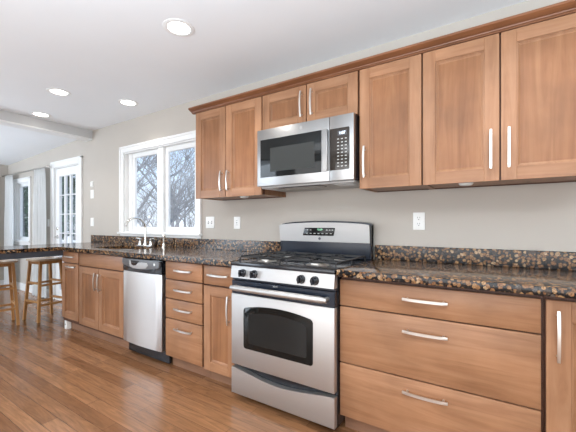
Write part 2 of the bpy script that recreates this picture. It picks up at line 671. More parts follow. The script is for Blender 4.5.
LWn = (-1.75, -0.62, 0.88, 1.90)
ys = sorted({YF, 0.0, LWn[0], LWn[1]})
zs2 = [0.0, LWn[2], LWn[3], 2.62]
def occ2(i, j):
    cy, cz = (ys[i] + ys[i + 1]) / 2, (zs2[j] + zs2[j + 1]) / 2
    return not (LWn[0] < cy < LWn[1] and LWn[2] < cz < LWn[3])
structure(MB().cells(ys, zs2, occ2, XL - WT, XL, 'yz').build('wall_left', 'wall', smooth=0), 'greige painted far end wall of the dining area', 'wall')
structure(MB().box(XL - WT, XR + WT, YF - WT, YF, 0, 2.62).build('wall_front', 'wall_light', smooth=0), 'pale painted wall behind the photographer', 'wall')
structure(MB().box(XR, XR + WT, YF, 0, 0, 2.62).build('wall_right', 'wall', smooth=0), 'greige painted end wall to the right of the kitchen', 'wall')

# kitchen ceiling, dropped header, sloping dining ceiling
structure(MB().box(-4.86, XR + WT, YF, 0.0, 2.445, 2.60).build('ceiling', 'ceiling', smooth=0), 'flat white kitchen ceiling with recessed lights', 'ceiling')
mb = MB()
mb.prism([(-4.86, 2.392), (-4.86, 2.60), (XL, 2.60), (XL, 2.272)], 'y', YF, 0.0)
structure(mb.build('ceiling', 'ceiling', smooth=0), 'white sloping ceiling over the dining area beyond the header', 'ceiling')
hd = structure(thing('trim_1', '', 'beam', (-4.78, -2.3, 2.325)), 'dropped header beam with a face tinted for shade and a white underside, between kitchen and dining ceilings', 'beam')
MB().box(-4.859, -4.70, YF, 0.0, 2.337, 2.445).build('header', 'header_shade', hd)
MB().box(-4.865, -4.692, YF, 0.0, 2.318, 2.3375, 0.003).build('soffit_trim', 'white', hd)

mb = MB()
mb.box(XL, -5.95, -0.014, 0, 0.0, 0.13, 0.004)
structure(mb.build('baseboard_back', 'white'), 'white baseboard along the back wall of the dining area', 'baseboard')
mb = MB()
mb.box(-4.955, -4.115, -0.014, 0, 0.0, 0.13, 0.004)
structure(mb.build('baseboard_back', 'white'), 'white baseboard between the glazed door and the base cabinets', 'baseboard')
structure(MB().box(XL, XL + 0.014, YF, -0.015, 0.0, 0.13, 0.004).build('baseboard_left', 'white'), 'white baseboard along the far end wall', 'baseboard')

# ---- windows and glazed door
def sash(mb, x0, x1, z0, z1, y0, y1, st, bev=0.004):
    mb.box(x0, x0 + st, y0, y1, z0, z1, bev)
    mb.box(x1 - st, x1, y0, y1, z0, z1, bev)
    mb.box(x0 + st - .002, x1 - st + .002, y0, y1, z0, z0 + st, bev)
    mb.box(x0 + st - .002, x1 - st + .002, y0, y1, z1 - st, z1, bev)

def casing(mb, x0, x1, z0, z1, w, bottom=True):
    """flat casing with a raised outer band around an opening, on the inside face of the wall"""
    for a, b in ((x0 - w, x0), (x1, x1 + w)):
        mb.box(a, b, -0.018, -0.0005, z0 - (w if bottom else 0), z1 + w, 0.003)
    mb.box(x0 - 0.001, x1 + 0.001, -0.018, -0.0005, z1, z1 + w, 0.003)
    mb.box(x0 - w - .004, x0 - w + .022, -0.027, -0.0005, z0 - (w if bottom else 0), z1 + w, 0.004)
    mb.box(x1 + w - .022, x1 + w + .004, -0.027, -0.0005, z0 - (w if bottom else 0), z1 + w, 0.004)
    mb.box(x0 - w - .004, x1 + w + .004, -0.027, -0.0005, z1 + w - .022, z1 + w + .004, 0.004)
    if bottom:
        mb.box(x0 - 0.001, x1 + 0.001, -0.018, -0.0005, z0 - w, z0, 0.003)

def jambs(mb, x0, x1, z0, z1):
    mb.box(x0, x0 + 0.012, 0.0, WT, z0, z1)
    mb.box(x1 - 0.012, x1, 0.0, WT, z0, z1)
    mb.box(x0 + .012, x1 - .012, 0.0, WT, z1 - 0.012, z1)

# window 1: double casement over the sink
w1 = structure(thing('window_1', '', 'window', (-3.275, 0.0, 1.07)), 'white double casement window over the sink looking onto bare trees', 'window')
mb = MB(); casing(mb, *KW, 0.072, False)
mb.build('casing', 'white', w1)
mb = MB(); jambs(mb, *KW); mb.box(KW[0] + .012, KW[1] - .012, 0.0, WT, KW[2], KW[2] + .012)
mb.build('jamb', 'white', w1)
MB().box(KW[0] - .085, KW[1] + .085, -0.05, 0.01, 1.048, 1.0705, 0.005).box(KW[0] - .07, KW[1] + .07, -0.016, -.0005, 1.0215, 1.048, 0.003).build('sill', 'white', w1)
MB().box(-3.292, -3.198, 0.018, WT - .002, KW[2] + .012, KW[3] - .012, 0.004).build('mullion', 'white', w1)
MB().box(KW[0] + .012, -3.838, .040, WT - .002, KW[2] + .012, KW[3] - .012, .003).box(-2.655, KW[1] - .012, .040, WT - .002, KW[2] + .012, KW[3] - .012, .003).build('side_stop', 'white', w1)
for a, b in ((-3.838, -3.292), (-3.198, -2.655)):
    mb = MB()
    sash(mb, a, b, KW[2] + .012, KW[3] - .012, 0.048, 0.080, 0.055)
    s_ = mb.build('sash', 'white', w1)
    MB().box(a + .05, b - .05, 0.062, 0.066, KW[2] + .06, KW[3] - .06).build('pane', 'glass', s_, smooth=0)
MB().box(-3.60, -3.54, 0.025, 0.047, 1.0825, 1.100, .004).build('crank_handle', 'white', w1)

# window 2: dining window between the curtains
w2 = structure(thing('window_2', '', 'window', (-7.085, 0.0, 0.88)), 'white dining window between white curtains with evergreens outside', 'window')
mb = MB(); casing(mb, *DW, 0.075, False); mb.build('casing', 'white', w2)
mb = MB(); jambs(mb, *DW); mb.box(DW[0] + .012, DW[1] - .012, 0.0, WT, DW[2], DW[2] + .012); mb.build('jamb', 'white', w2)
MB().box(DW[0] - .09, DW[1] + .09, -0.05, 0.01, 0.858, 0.8805, 0.005).box(DW[0] - .07, DW[1] + .07, -0.016, -.0005, .80, 0.858, .003).build('sill', 'white', w2)
mb = MB(); sash(mb, DW[0] + .012, DW[1] - .012, DW[2] + .012, DW[3] - .012, 0.03, 0.075, 0.05)
s_ = mb.build('sash', 'white', w2)
MB().box(DW[0] + .06, DW[1] - .06, .050, .055, DW[2] + .06, DW[3] - .06).build('pane', 'glass', s_, smooth=0)

# window 3: in the far end wall, mostly outside the picture
w3 = structure(thing('window_3', '', 'window', (XL, -1.18, 0.88)), 'white window in the far end wall behind a white curtain', 'window')
mb = MB()
for a, b in ((LWn[0] - .075, LWn[0]), (LWn[1], LWn[1] + .075)):
    mb.box(XL + .0005, XL + .018, a, b, .80, LWn[3] + .075, .003)
mb.box(XL + .0005, XL + .018, LWn[0], LWn[1], LWn[3], LWn[3] + .075, .003)
mb.box(XL + .0005, XL + .03, LWn[0] - .07, LWn[1] + .07, .858, .88, .003)
mb.build('casing', 'white', w3)
mb = MB()
mb.box(XL - .08, XL - .045, LWn[0], LWn[0] + .055, LWn[2], LWn[3]).box(XL - .08, XL - .045, LWn[1] - .055, LWn[1], LWn[2], LWn[3])
mb.box(XL - .08, XL - .045, LWn[0] + .055, LWn[1] - .055, LWn[2], LWn[2] + .055).box(XL - .08, XL - .045, LWn[0] + .055, LWn[1] - .055, LWn[3] - .055, LWn[3])
s_ = mb.build('sash', 'white', w3)
MB().box(XL - .065, XL - .061, LWn[0] + .05, LWn[1] - .05, LWn[2] + .05, LWn[3] - .05).build('pane', 'glass', s_, smooth=0)

# glazed door
d1 = structure(thing('door_1', '', 'door', (-5.445, 0.0, 0.0)), 'white glazed door of small panes with lever and deadbolt', 'door')
mb = MB(); casing(mb, *DR, 0.088, False); mb.build('casing', 'white', d1)
mb = MB(); jambs(mb, *DR); mb.box(DR[0] + .012, DR[1] - .012, 0.0, WT, 0.0, 0.02); mb.build('jamb', 'white', d1)
gx0, gx1, gz0, gz1 = -5.72, -5.205, 0.16, 1.90
mb = MB()
mb.box(DR[0] + .014, gx0, .012, .052, .022, 2.024, .003).box(gx1, DR[1] - .014, .012, .052, .022, 2.024, .003)
mb.box(gx0 - .002, gx1 + .002, .012, .052, .022, gz0, .003).box(gx0 - .002, gx1 + .002, .012, .052, gz1, 2.024, .003)
for k in (1, 2):
    xx = gx0 + (gx1 - gx0) * k / 3
    mb.box(xx - .019, xx + .019, .016, .048, gz0, gz1, .003)
for k in range(1, 6):
    zz = gz0 + (gz1 - gz0) * k / 6
    mb.box(gx0, gx1, .016, .048, zz - .007, zz + .007, .003)
slab = mb.build('door_slab', 'white', d1)
MB().box(gx0 - .004, gx1 + .004, .031, .034, gz0 - .004, gz1 + .004).build('pane', 'glass', slab, smooth=0)
MB().lathe((-5.77, .012, 1.10), [(.027, 0), (.027, -.008), (.02, -.014), (.012, -.016)], 20, 'y').box(-5.782, -5.758, -.006, .01, 1.095, 1.105, .002).build('deadbolt', 'chrome', d1)
mb = MB().lathe((-5.77, .012, .97), [(.03, 0), (.03, -.008), (.012, -.012), (.011, -.04)], 20, 'y')
mb.tube([(-5.77, -.022, .97), (-5.72, -.026, .972), (-5.665, -.022, .966)], [.010, .009, .007], 10)
mb.build('door_lever', 'chrome', d1)

# ================================================================== CABINETS
YD = -0.62      # base door face
YC = -0.60      # base face frame

def pull(parent, cx, cz, L, axis, y):
    """arched flat bar on two posts standing off a face at y"""
    h = L / 2
    n = 14
    out, inn = [], []
    for i in range(n + 1):
        t = -h + L * i / n
        q = 1 - (t / h) ** 2
        out.append((t, y - 0.027 - 0.009 * q))
        inn.append((t, y - 0.019 - 0.010 * q))
    poly = out + inn[::-1]
    mb = MB()
    w = 0.0055 if axis == 'z' else 0.0065
    if axis == 'x':
        mb.prism([(cx + t, yy) for t, yy in poly], 'z', cz - w, cz + w, 0.0012)
        for s in (-1, 1):
            mb.lathe((cx + s * h * .80, y + .0005, cz), [(.0065, 0), (.0048, -.004), (.0048, -.024)], 10, 'y')
    else:
        mb.prism([(yy, cz + t) for t, yy in poly], 'x', cx - w, cx + w, 0.0012)
        for s in (-1, 1):
            mb.lathe((cx, y + .0005, cz + s * h * .80), [(.0065, 0), (.0048, -.004), (.0048, -.024)], 10, 'y')
    return mb.build('pull', 'pull', parent)

def shaker(parent, x0, x1, z0, z1, y, st=0.066, rail=None, name='door'):
    """frame-and-panel door, face at y, 20 mm thick"""
    rail = rail or st
    mb = MB()
    mb.mi = 0
    mb.box(x0, x0 + st, y, y + .0195, z0, z1, .0015).box(x1 - st, x1, y, y + .0195, z0, z1, .0015)
    mb.mi = 1
    mb.box(x0 + st, x1 - st, y, y + .0195, z0, z0 + rail, .0012).box(x0 + st, x1 - st, y, y + .0195, z1 - rail, z1, .0012)
    mb.mi = 0
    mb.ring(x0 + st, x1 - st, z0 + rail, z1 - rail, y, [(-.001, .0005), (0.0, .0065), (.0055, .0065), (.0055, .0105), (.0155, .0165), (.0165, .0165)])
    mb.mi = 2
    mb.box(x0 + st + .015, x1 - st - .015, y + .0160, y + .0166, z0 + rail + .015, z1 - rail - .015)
    mb.mi = 0
    mb.box(x0 + st - .005, x1 - st + .005, y + .0168, y + .0193, z0 + rail - .005, z1 - rail + .005)
    return mb.build(name, ['maple_v', 'maple_h', 'maple_panel'], parent)

def slab_front(parent, x0, x1, z0, z1, y=YD, name='drawer', mat='maple_h'):
    return MB().box(x0, x1, y, y + .0195, z0, z1, .003, 2).build(name, mat, parent)

def base_box(parent, x0, x1, z0=0.10, z1=0.8825):
    mb = MB()
    t = .018
    mb.mi = 0
    mb.box(x0, x0 + t, YC + .02, -.002, z0, z1).box(x1 - t, x1, YC + .02, -.002, z0, z1)
    mb.box(x0 + t, x1 - t, YC + .02, -.002, z0, z0 + t).box(x0 + t, x1 - t, -.014, -.002, z0 + t, z1)
    # face frame in the dark reveal tone
    mb.mi = 1
    mb.box(x0 + .001, x1 - .001, YC, YC + .02, z1 - .04, z1).box(x0 + .001, x1 - .001, YC, YC + .02, z0, z0 + .03)
    mb.box(x0 + .001, x1 - .001, YC + .004, YC + .02, z0 + .03, z1 - .04)
    mb.build('carcass', ['maple_v', 'maple_dark'], parent)
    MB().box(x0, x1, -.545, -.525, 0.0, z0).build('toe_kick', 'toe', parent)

# --- wide drawer base right of the range
c = thing('base_cabinet', 'wide maple base cabinet of three flat drawers, right of the range', 'cabinet', (-0.304, -.3, 0))
base_box(c, -0.759, 0.146)
for z0, z1, pz in ((0.718, 0.862, .798), (0.404, 0.712, .638), (0.105, 0.398, .337)):
    d = slab_front(c, -0.770 + .012, 0.136, z0, z1)
    pull(d, -0.312, pz, .205, 'x', YD)

# --- right end cabinet with one tall door
c = thing('base_cabinet', 'maple base cabinet with upright pull, cut by the right picture edge', 'cabinet', (.34, -.3, 0))
base_box(c, .147, .53)
d = shaker(c, .152, .524, .105, .862, YD, .080)
pull(d, .190, .722, .205, 'z', YD)

# --- narrow drawer-over-door cabinet left of the range
c = thing('base_cabinet', 'narrow maple base cabinet, one drawer over one door, left of the range', 'cabinet', (-1.69, -.3, 0))
base_box(c, -1.855, -1.530)
d = slab_front(c, -1.846, -1.540, .730, .866)
pull(d, -1.690, .802, .200, 'x', YD)
d = shaker(c, -1.846, -1.540, .100, .718, YD)
pull(d, -1.588, .568, .200, 'z', YD)

# --- four drawer bank
c = thing('base_cabinet', 'maple bank of four flat drawers beside the dishwasher', 'cabinet', (-2.08, -.3, 0))
base_box(c, -2.298, -1.857)
for z0, z1, pz in ((.731, .868, .805), (.576, .723, .652), (.417, .568, .501), (.108, .409, .343)):
    d = slab_front(c, -2.290, -1.866, z0, z1)
    pull(d, -2.062, pz, .200, 'x', YD)

# --- sink base
c = thing('base_cabinet', 'maple sink base with two panelled doors, left of the dishwasher', 'cabinet', (-3.31, -.3, 0))
base_box(c, -3.727, -2.890)
slab_front(c, -3.715, -2.898, .738, .868, name='false_front')
d = shaker(c, -3.715, -3.332, .125, .728, YD)
pull(d, -3.366, .598, .175, 'z', YD)
d = shaker(c, -3.326, -2.898, .125, .728, YD)
pull(d, -3.292, .594, .175, 'z', YD)

# --- corner cabinet with a pull-out front
c = thing('base_cabinet', 'maple corner base cabinet with level pulls, leftmost below the counter', 'cabinet', (-3.92, -.3, 0))
base_box(c, -4.110, -3.729)
d = slab_front(c, -4.100, -3.738, .752, .868)
pull(d, -3.90, .818, .200, 'x', YD)
d = shaker(c, -4.100, -3.738, .140, .742, YD)
pull(d, -3.87, .712, .200, 'x', YD)
t_ = MB().box(-4.095, -4.045, -.598, -.548, .0, .0995, .004).build('levelling_foot', 'plastic', c, label='white plastic levelling block')
MB().lathe((-4.07, -.5975, .055), [(.007, 0), (.007, -.002)], 12, 'y').build('screw', 'slot', t_)

# --- wall cabinets
YU = -0.335
YUC = -0.315
def wall_box(parent, x0, x1, z0, z1=2.165):
    mb = MB()
    t = .016
    mb.mi = 0
    mb.box(x0, x0 + t, YUC + .02, -.002, z0, z1).box(x1 - t, x1, YUC + .02, -.002, z0, z1)
    mb.box(x0 + t, x1 - t, YUC + .02, -.002, z0 + .006, z0 + .02).box(x0 + t, x1 - t, YUC + .02, -.002, z1 - .02, z1)
    mb.mi = 1
    mb.box(x0 + .001, x1 - .001, YUC + .002, YUC + .0199, z0, z1)
    mb.box(x0 + t, x1 - t, -.016, -.003, z0, z0 + .006)
    return mb.build('carcass', ['maple_v', 'maple_dark'], parent)

ZB = 1.395
c = thing('wall_cabinet', 'tall two-door maple wall cabinet between the window and the microwave', 'cabinet', (-1.89, -.16, ZB))
wall_box(c, -2.262, -1.527, ZB)
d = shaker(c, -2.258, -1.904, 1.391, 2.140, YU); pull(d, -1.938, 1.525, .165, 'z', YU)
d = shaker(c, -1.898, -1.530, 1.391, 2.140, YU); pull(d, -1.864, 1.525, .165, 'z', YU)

c = thing('wall_cabinet', 'short two-door maple wall cabinet directly above the microwave', 'cabinet', (-1.14, -.16, 1.86))
wall_box(c, -1.526, -.760, 1.862)
d = shaker(c, -1.520, -1.141, 1.866, 2.140, YU); pull(d, -1.172, 2.005, .180, 'z', YU)
d = shaker(c, -1.134, -.764, 1.866, 2.140, YU); pull(d, -1.090, 2.005, .180, 'z', YU)

c = thing('wall_cabinet', 'single-door maple wall cabinet just right of the microwave', 'cabinet', (-.57, -.16, ZB))
wall_box(c, -.758, -.380, ZB)
d = shaker(c, -.752, -.384, 1.391, 2.140, YU); pull(d, -.716, 1.556, .195, 'z', YU)

c = thing('wall_cabinet', 'two-door maple wall cabinet at the upper right corner of the picture', 'cabinet', (0, -.16, ZB))
wall_box(c, -.379, .379, ZB)
d = shaker(c, -.376, -.010, 1.391, 2.140, YU); pull(d, -.046, 1.552, .200, 'z', YU)
d = shaker(c, -.003, .374, 1.391, 2.140, YU); pull(d, .031, 1.552, .200, 'z', YU)

# --- crown moulding along the top, returned to the wall at its left end
def crown_poly(y):
    return [(y + .018, 2.143), (y - .002, 2.143), (y - .006, 2.149), (y - .012, 2.151), (y - .014, 2.156), (y - .026, 2.160), (y - .038, 2.168),
            (y - .042, 2.170), (y - .046, 2.172), (y - .046, 2.184), (y + .018, 2.184)]
mb = MB()
mb.prism(crown_poly(YU), 'x', -2.30, .40)
mb.prism([(-2.262 + (YU - p[0]), p[1]) for p in crown_poly(YU)][::-1], 'y', YU - .0, -.002)
o = mb.build('crown_moulding', 'crown', base=(-.95, YU, 2.143))
tag(o, 'reddish stained crown moulding along the tops of the wall cabinets', 'moulding')

# ================================================================== COUNTERTOPS
CZ0, CZ1, CYF = 0.884, 0.921, -0.672
ct = thing('countertop', 'brown speckled granite worktop left of the range, turning into a peninsula', 'countertop', (-3.1, -.33, CZ0))
SK = (-3.66, -2.98, -.52, -.165)
ux = [-4.70, -4.045, SK[0], SK[1], -1.529]
vy = [-1.80, CYF, SK[2], SK[3], -.001]
def occ3(i, j):
    if j == 0: return i == 0
    if i == 2 and j == 2: return False
    return True
MB().cells(ux, vy, occ3, CZ0, CZ1, 'xy').build('slab', 'granite', ct, smooth=0)
MB().box(-4.70, -1.545, -.022, -.0015, CZ1, 1.0205, .002).build('backsplash', 'granite', ct)
ct2 = thing('countertop', 'brown speckled granite worktop right of the range', 'countertop', (-.1, -.33, CZ0))
MB().box(-.757, .56, CYF, -.001, CZ0, CZ1, .003, 2).build('slab', 'granite', ct2)
MB().box(-.757, .56, -.022, -.0015, CZ1, 1.0205, .002).build('backsplash', 'granite', ct2)
# peninsula apron and its post
ap = thing('peninsula_frame', 'dark frame under the granite peninsula, above the bar stools', 'frame', (-4.09, -1.2, 0))
MB().box(-4.10, -4.065, -1.74, -.6225, .822, CZ0 - .0005, .002).build('apron', 'apron', ap)
MB().box(-4.66, -4.62, -1.74, -.6225, .862, CZ0 - .0005, .002).build('rear_rail', 'apron', ap)
for px in (-4.0825, -4.64):
    MB().box(px - .0175, px + .0175, -1.79, -1.741, 0, CZ0 - .0005, .002).build('leg', 'apron', ap)

# sink
sk = thing('sink', 'steel undermount sink below the window, set into the granite', 'sink', (-3.32, -.34, .70))
mb = MB()
x0, x1, y0, y1 = SK
i_ = .03
zb, zt = .71, CZ0 - .0008
def rr(o, z): return [(x0 + o, y0 + o, z), (x1 - o, y0 + o, z), (x1 - o, y1 - o, z), (x0 + o, y1 - o, z)]
loops = [rr(-.02, zt - .003), rr(-.02, zt), rr(.002, zt), rr(.012, zb + .03), rr(.045, zb), rr(.05, zb - .004), rr(.0, zb + .02)]
vs_ = [[mb.bm.verts.new(p) for p in lp] for lp in loops[:5]]
for a, b in zip(vs_, vs_[1:]):
    for k in range(4):
        j = (k + 1) % 4
        mb.bm.faces.new((a[k], a[j], b[j], b[k]))
mb.bm.faces.new(vs_[-1])
mb.build('basin', 'steel', sk)
MB().lathe((-3.32, -.34, zb), [(.045, .0005), (.045, .003), (.035, .003), (.03, .001)], 20).build('drain', 'chrome', sk)

# faucet
fx, fy = -3.35, -.095
fc = thing('faucet', 'tall nickel gooseneck faucet with two lever handles behind the sink', 'faucet', (fx, fy, CZ1))
mb = MB().box(fx - .13, fx + .13, fy - .028, fy + .028, CZ1 + .0004, CZ1 + .012, .005, 2)
mb.build('base_plate', 'chrome', fc)
mb = MB().lathe((fx, fy, CZ1 + .012), [(.024, 0), (.024, .012), (.017, .03), (.015, .055)], 18)
pts = [(fx, fy, .98), (fx, fy, 1.05), (fx, fy, 1.12)]
for k in range(1, 15):
    a = math.pi * k / 15 * .98
    pts.append((fx, fy - .117 + .117 * math.cos(a), 1.12 + .117 * math.sin(a)))
mb.tube(pts, .0115, 14)
mb.build('spout', 'chrome', fc)
for s in (-1, 1):
    hx = fx + s * .10
    mb = MB().lathe((hx, fy, CZ1 + .012), [(.022, 0), (.022, .01), (.015, .025), (.013, .06), (.016, .066), (.013, .076)], 16)
    mb.tube([(hx, fy, CZ1 + .078), (hx + s * .03, fy - .004, CZ1 + .086), (hx + s * .062, fy - .008, CZ1 + .088)], [.009, .008, .006], 10)
    mb.build('handle', 'chrome', fc)
sp = thing('side_sprayer', 'nickel side sprayer standing right of the gooseneck faucet', 'sprayer', (-3.03, -.09, CZ1))
MB().lathe((-3.03, -.09, CZ1 + .0004), [(.024, 0), (.024, .01), (.016, .02), (.014, .04)], 16).build('base', 'chrome', sp)
MB().lathe((-3.03, -.09, CZ1 + .04), [(.011, 0), (.014, .03), (.016, .07), (.019, .085), (.017, .10), (.006, .105)], 16).build('spray_head', 'chrome', sp)

# ================================================================== DISHWASHER
dw = thing('dishwasher', 'stainless dishwasher with black control strip between sink base and drawers', 'dishwasher', (-2.6, -.3, 0))
DX0, DX1 = -2.878, -2.326
MB().box(-2.884, -2.304, -.585, -.02, .10, .870).build('tub', 'black', dw)
# door skin, bowed slightly toward the room
n = 14
poly = []
for i in range(n + 1):
    t = -1 + 2 * i / n
    poly.append((DX0 + (DX1 - DX0) * (t + 1) / 2, -.628 - .016 * (1 - t * t)))
poly += [(DX1, -.588), (DX0, -.588)]
MB().prism(poly, 'z', .122, .752, .002).build('door', 'steel_v', dw)
cp = MB().prism([(DX0, -.590), (DX0, -.632)] + [(DX0 + (DX1 - DX0) * k / 10, -.632 - .014 * (1 - (k / 5 - 1) ** 2)) for k in range(1, 10)] + [(DX1, -.632), (DX1, -.590)], 'z', .756, .868, .003).build('control_panel', 'black', dw)
# grey upper band with a curved lower edge, dark latch pocket and pale latch
top = [(-2.868, .864), (-2.336, .864), (-2.336, .812)] + [(-2.36 - .48 * k / 12, .806 - .024 * math.sin(math.pi * k / 12)) for k in range(13)] + [(-2.868, .824)]
MB().prism(top, 'y', -.6475, -.628, .0012).build('fascia', 'grey_plastic', cp)
lt = [(-2.76, .850), (-2.735, .852), (-2.725, .816), (-2.69, .806), (-2.655, .812), (-2.625, .836), (-2.575, .842), (-2.50, .842), (-2.485, .820), (-2.52, .794), (-2.60, .786), (-2.70, .784), (-2.75, .800)]
MB().prism(lt, 'y', -.6500, -.630, .0012).build('latch', 'pale_plastic', cp)
MB().prism([(-2.733, .852), (-2.724, .818), (-2.69, .808), (-2.657, .814), (-2.628, .838), (-2.60, .852)], 'y', -.6495, -.632, .001).build('latch_pocket', 'black', cp)
MB().lathe((-2.400, -.640, .834), [(.011, .006), (.011, -.008), (.008, -.010)], 18, 'y').build('start_button', 'plastic', cp)
MB().box(-2.884, -2.304, -.575, -.55, .012, .118, .003).build('toe_panel', 'black', dw)

# ================================================================== RANGE
rg = thing('range', 'stainless freestanding gas range with black cooktop between granite worktops', 'range', (-1.143, -.35, 0))
RX0, RX1 = -1.524, -.763
YR = -.675
MB().box(RX0, RX1, -.635, -.03, .035, .895, .003).build('body', 'black', rg)
for px in (RX0 + .05, RX1 - .05):
    for py in (-.59, -.10):
        MB().lathe((px, py, 0), [(.018, 0), (.018, .012), (.010, .014), (.010, .036)], 12).build('levelling_leg', 'black', rg)
# cooktop
mb = MB()
mb.box(RX0, RX1, -.680, -.075, .893, .918, .004, 2)
mb.build('cooktop', 'black', rg)
# control panel with slanted face
MB().prism([(-.636, .893), (-.672, .893), (-.684, .815), (-.636, .815)], 'x', RX0 + .002, RX1 - .002, .002).build('control_panel', 'steel', rg)
MB().box(RX0 + .003, RX1 - .003, -.664, -.636, .800, .8145).build('vent_trim', 'navy', rg)
for kx in (-1.416, -1.321, -.973, -.884):
    mb = MB()
    mb.lathe((kx, -.678, .850), [(.026, .004), (.026, -.006), (.022, -.010), (.019, -.028), (.016, -.031)], 24, 'y')
    mb.box(kx - .0055, kx + .0055, -.722, -.700, .830, .874, .003)
    mb.build('knob', 'black', rg)
# oven door: steel lower face, dark top band
dr = MB().box(RX0 + .003, RX1 - .003, YR, -.637, .238, .708, .004, 2).build('oven_door', 'steel', rg)
MB().box(RX0 + .003, RX1 - .003, YR + .004, -.637, .708, .797, .003).build('top_band', 'navy', dr)
def arch(x0, x1, z0, zs, rise, r, n=14):
    p = [(x0 + r, z0), (x1 - r, z0), (x1 - r * .3, z0 + r * .3), (x1, z0 + r), (x1, zs - r), (x1 - r * .3, zs - r * .25)]
    for i in range(n + 1):
        t = i / n
        p.append((x1 - r - (x1 - x0 - 2 * r) * t, zs + .004 + rise * (1 - (2 * t - 1) ** 2)))
    return p + [(x0 + r * .3, zs - r * .25), (x0, zs - r), (x0, z0 + r), (x0 + r * .3, z0 + r * .3)]
MB().prism(arch(-1.414, -.899, .360, .622, .026, .016), 'y', YR - .0025, YR + .01, .0015).build('window', 'glass_black', dr)
MB().prism(arch(-1.372, -.940, .398, .585, .024, .012), 'y', YR - .0032, YR + .0, .0).build('inner_window', 'oven_in', dr)
hp = []
for i in range(17):
    t = -1 + 2 * i / 16
    hp.append((-1.1435 + .347 * t, -.712 - .018 * (1 - t * t), .754 + .004 * (1 - t * t)))
mb = MB().tube(hp, [.014] + [.0185] * 15 + [.014], 14)
for s in (-1, 1):
    mb.tube([(-1.1435 + s * .335, -.672, .754), (-1.1435 + s * .335, -.716, .754)], .013, 12)
mb.build('handle', 'steel', dr)
# storage drawer with a dipping top edge
tp = []
for i in range(25):
    t = i / 24
    tp.append((RX1 - .003 - (RX1 - RX0 - .006) * t, .216 - .040 * math.sin(math.pi * t) ** 1.6))
MB().prism([(RX0 + .003, .045), (RX1 - .003, .045)] + tp, 'y', YR, -.637, .003).build('storage_drawer', 'steel', rg)
# backguard
bgp = MB()
arc = [(RX1 - .004 - (RX1 - RX0 - .008) * i / 20, 1.160 + .022 * math.sin(math.pi * i / 20) ** .6) for i in range(21)]
def shifted(y, lift):
    return [bgp.bm.verts.new((px, y + (1.10 - pz) * .12, pz)) for px, pz in [(RX0 + .004, 1.035), (RX1 - .004, 1.035)] + arc]
va, vb = shifted(-.105, 0), shifted(-.045, 0)
bgp.bm.faces.new(va); bgp.bm.faces.new(vb[::-1])
for i in range(len(va)):
    j = (i + 1) % len(va)
    bgp.bm.faces.new((va[i], va[j], vb[j], vb[i]))
bk = bgp.build('backguard', 'steel', rg)
mb = MB().box(RX0 + .006, RX1 - .006, -.082, -.032, .918, 1.036, .003)
arc2 = [(RX1 - (RX1 - RX0) * i / 20, 1.172 + .022 * math.sin(math.pi * i / 20) ** .6) for i in range(21)]
mb.prism([(RX0, 1.02), (RX1, 1.02)] + arc2, 'y', -.062, -.030, .002)
mb.box(RX0, RX0 + .012, -.088, -.03, .918, 1.165, .003).box(RX1 - .012, RX1, -.088, -.03, .918, 1.165, .003)
mb.build('backguard_back', 'navy', rg)
dp = MB().prism([(-1.300, 1.082), (-1.040, 1.082), (-1.020, 1.146), (-1.280, 1.146)], 'y', -.110, -.100, .002)
dp = dp.build('display', 'glass_black', bk)
text_mesh('clock_digits', '12:00', .020, 'led_green', dp, (-1.150, -.1106, 1.128))
mb = MB()
for k in range(7):
    xx = -1.270 + .034 * k
    mb.box(xx, xx + .016, -.1108, -.1099, 1.096, 1.101)
mb.build('key_marks', 'ink', dp)
for grp in ((-1.262, -1.236), (-1.098, -1.074, -1.052)):
    mb = MB()
    for xx in grp:
        mb.box(xx, xx + .014, -.1108, -.1099, 1.122, 1.128)
    mb.build('key_marks', 'ink', dp)
MB().lathe((-1.156, -.1015, 1.060), [(.010, .004), (.010, -.0015), (.0085, -.0015), (.0085, -.0008), (.0, -.0008)], 24, 'y').build('emblem', 'slot', bk)
text_mesh('trim_lettering', 'XL44', .016, 'ink', dr, (-1.165, YR + .0035, .785))
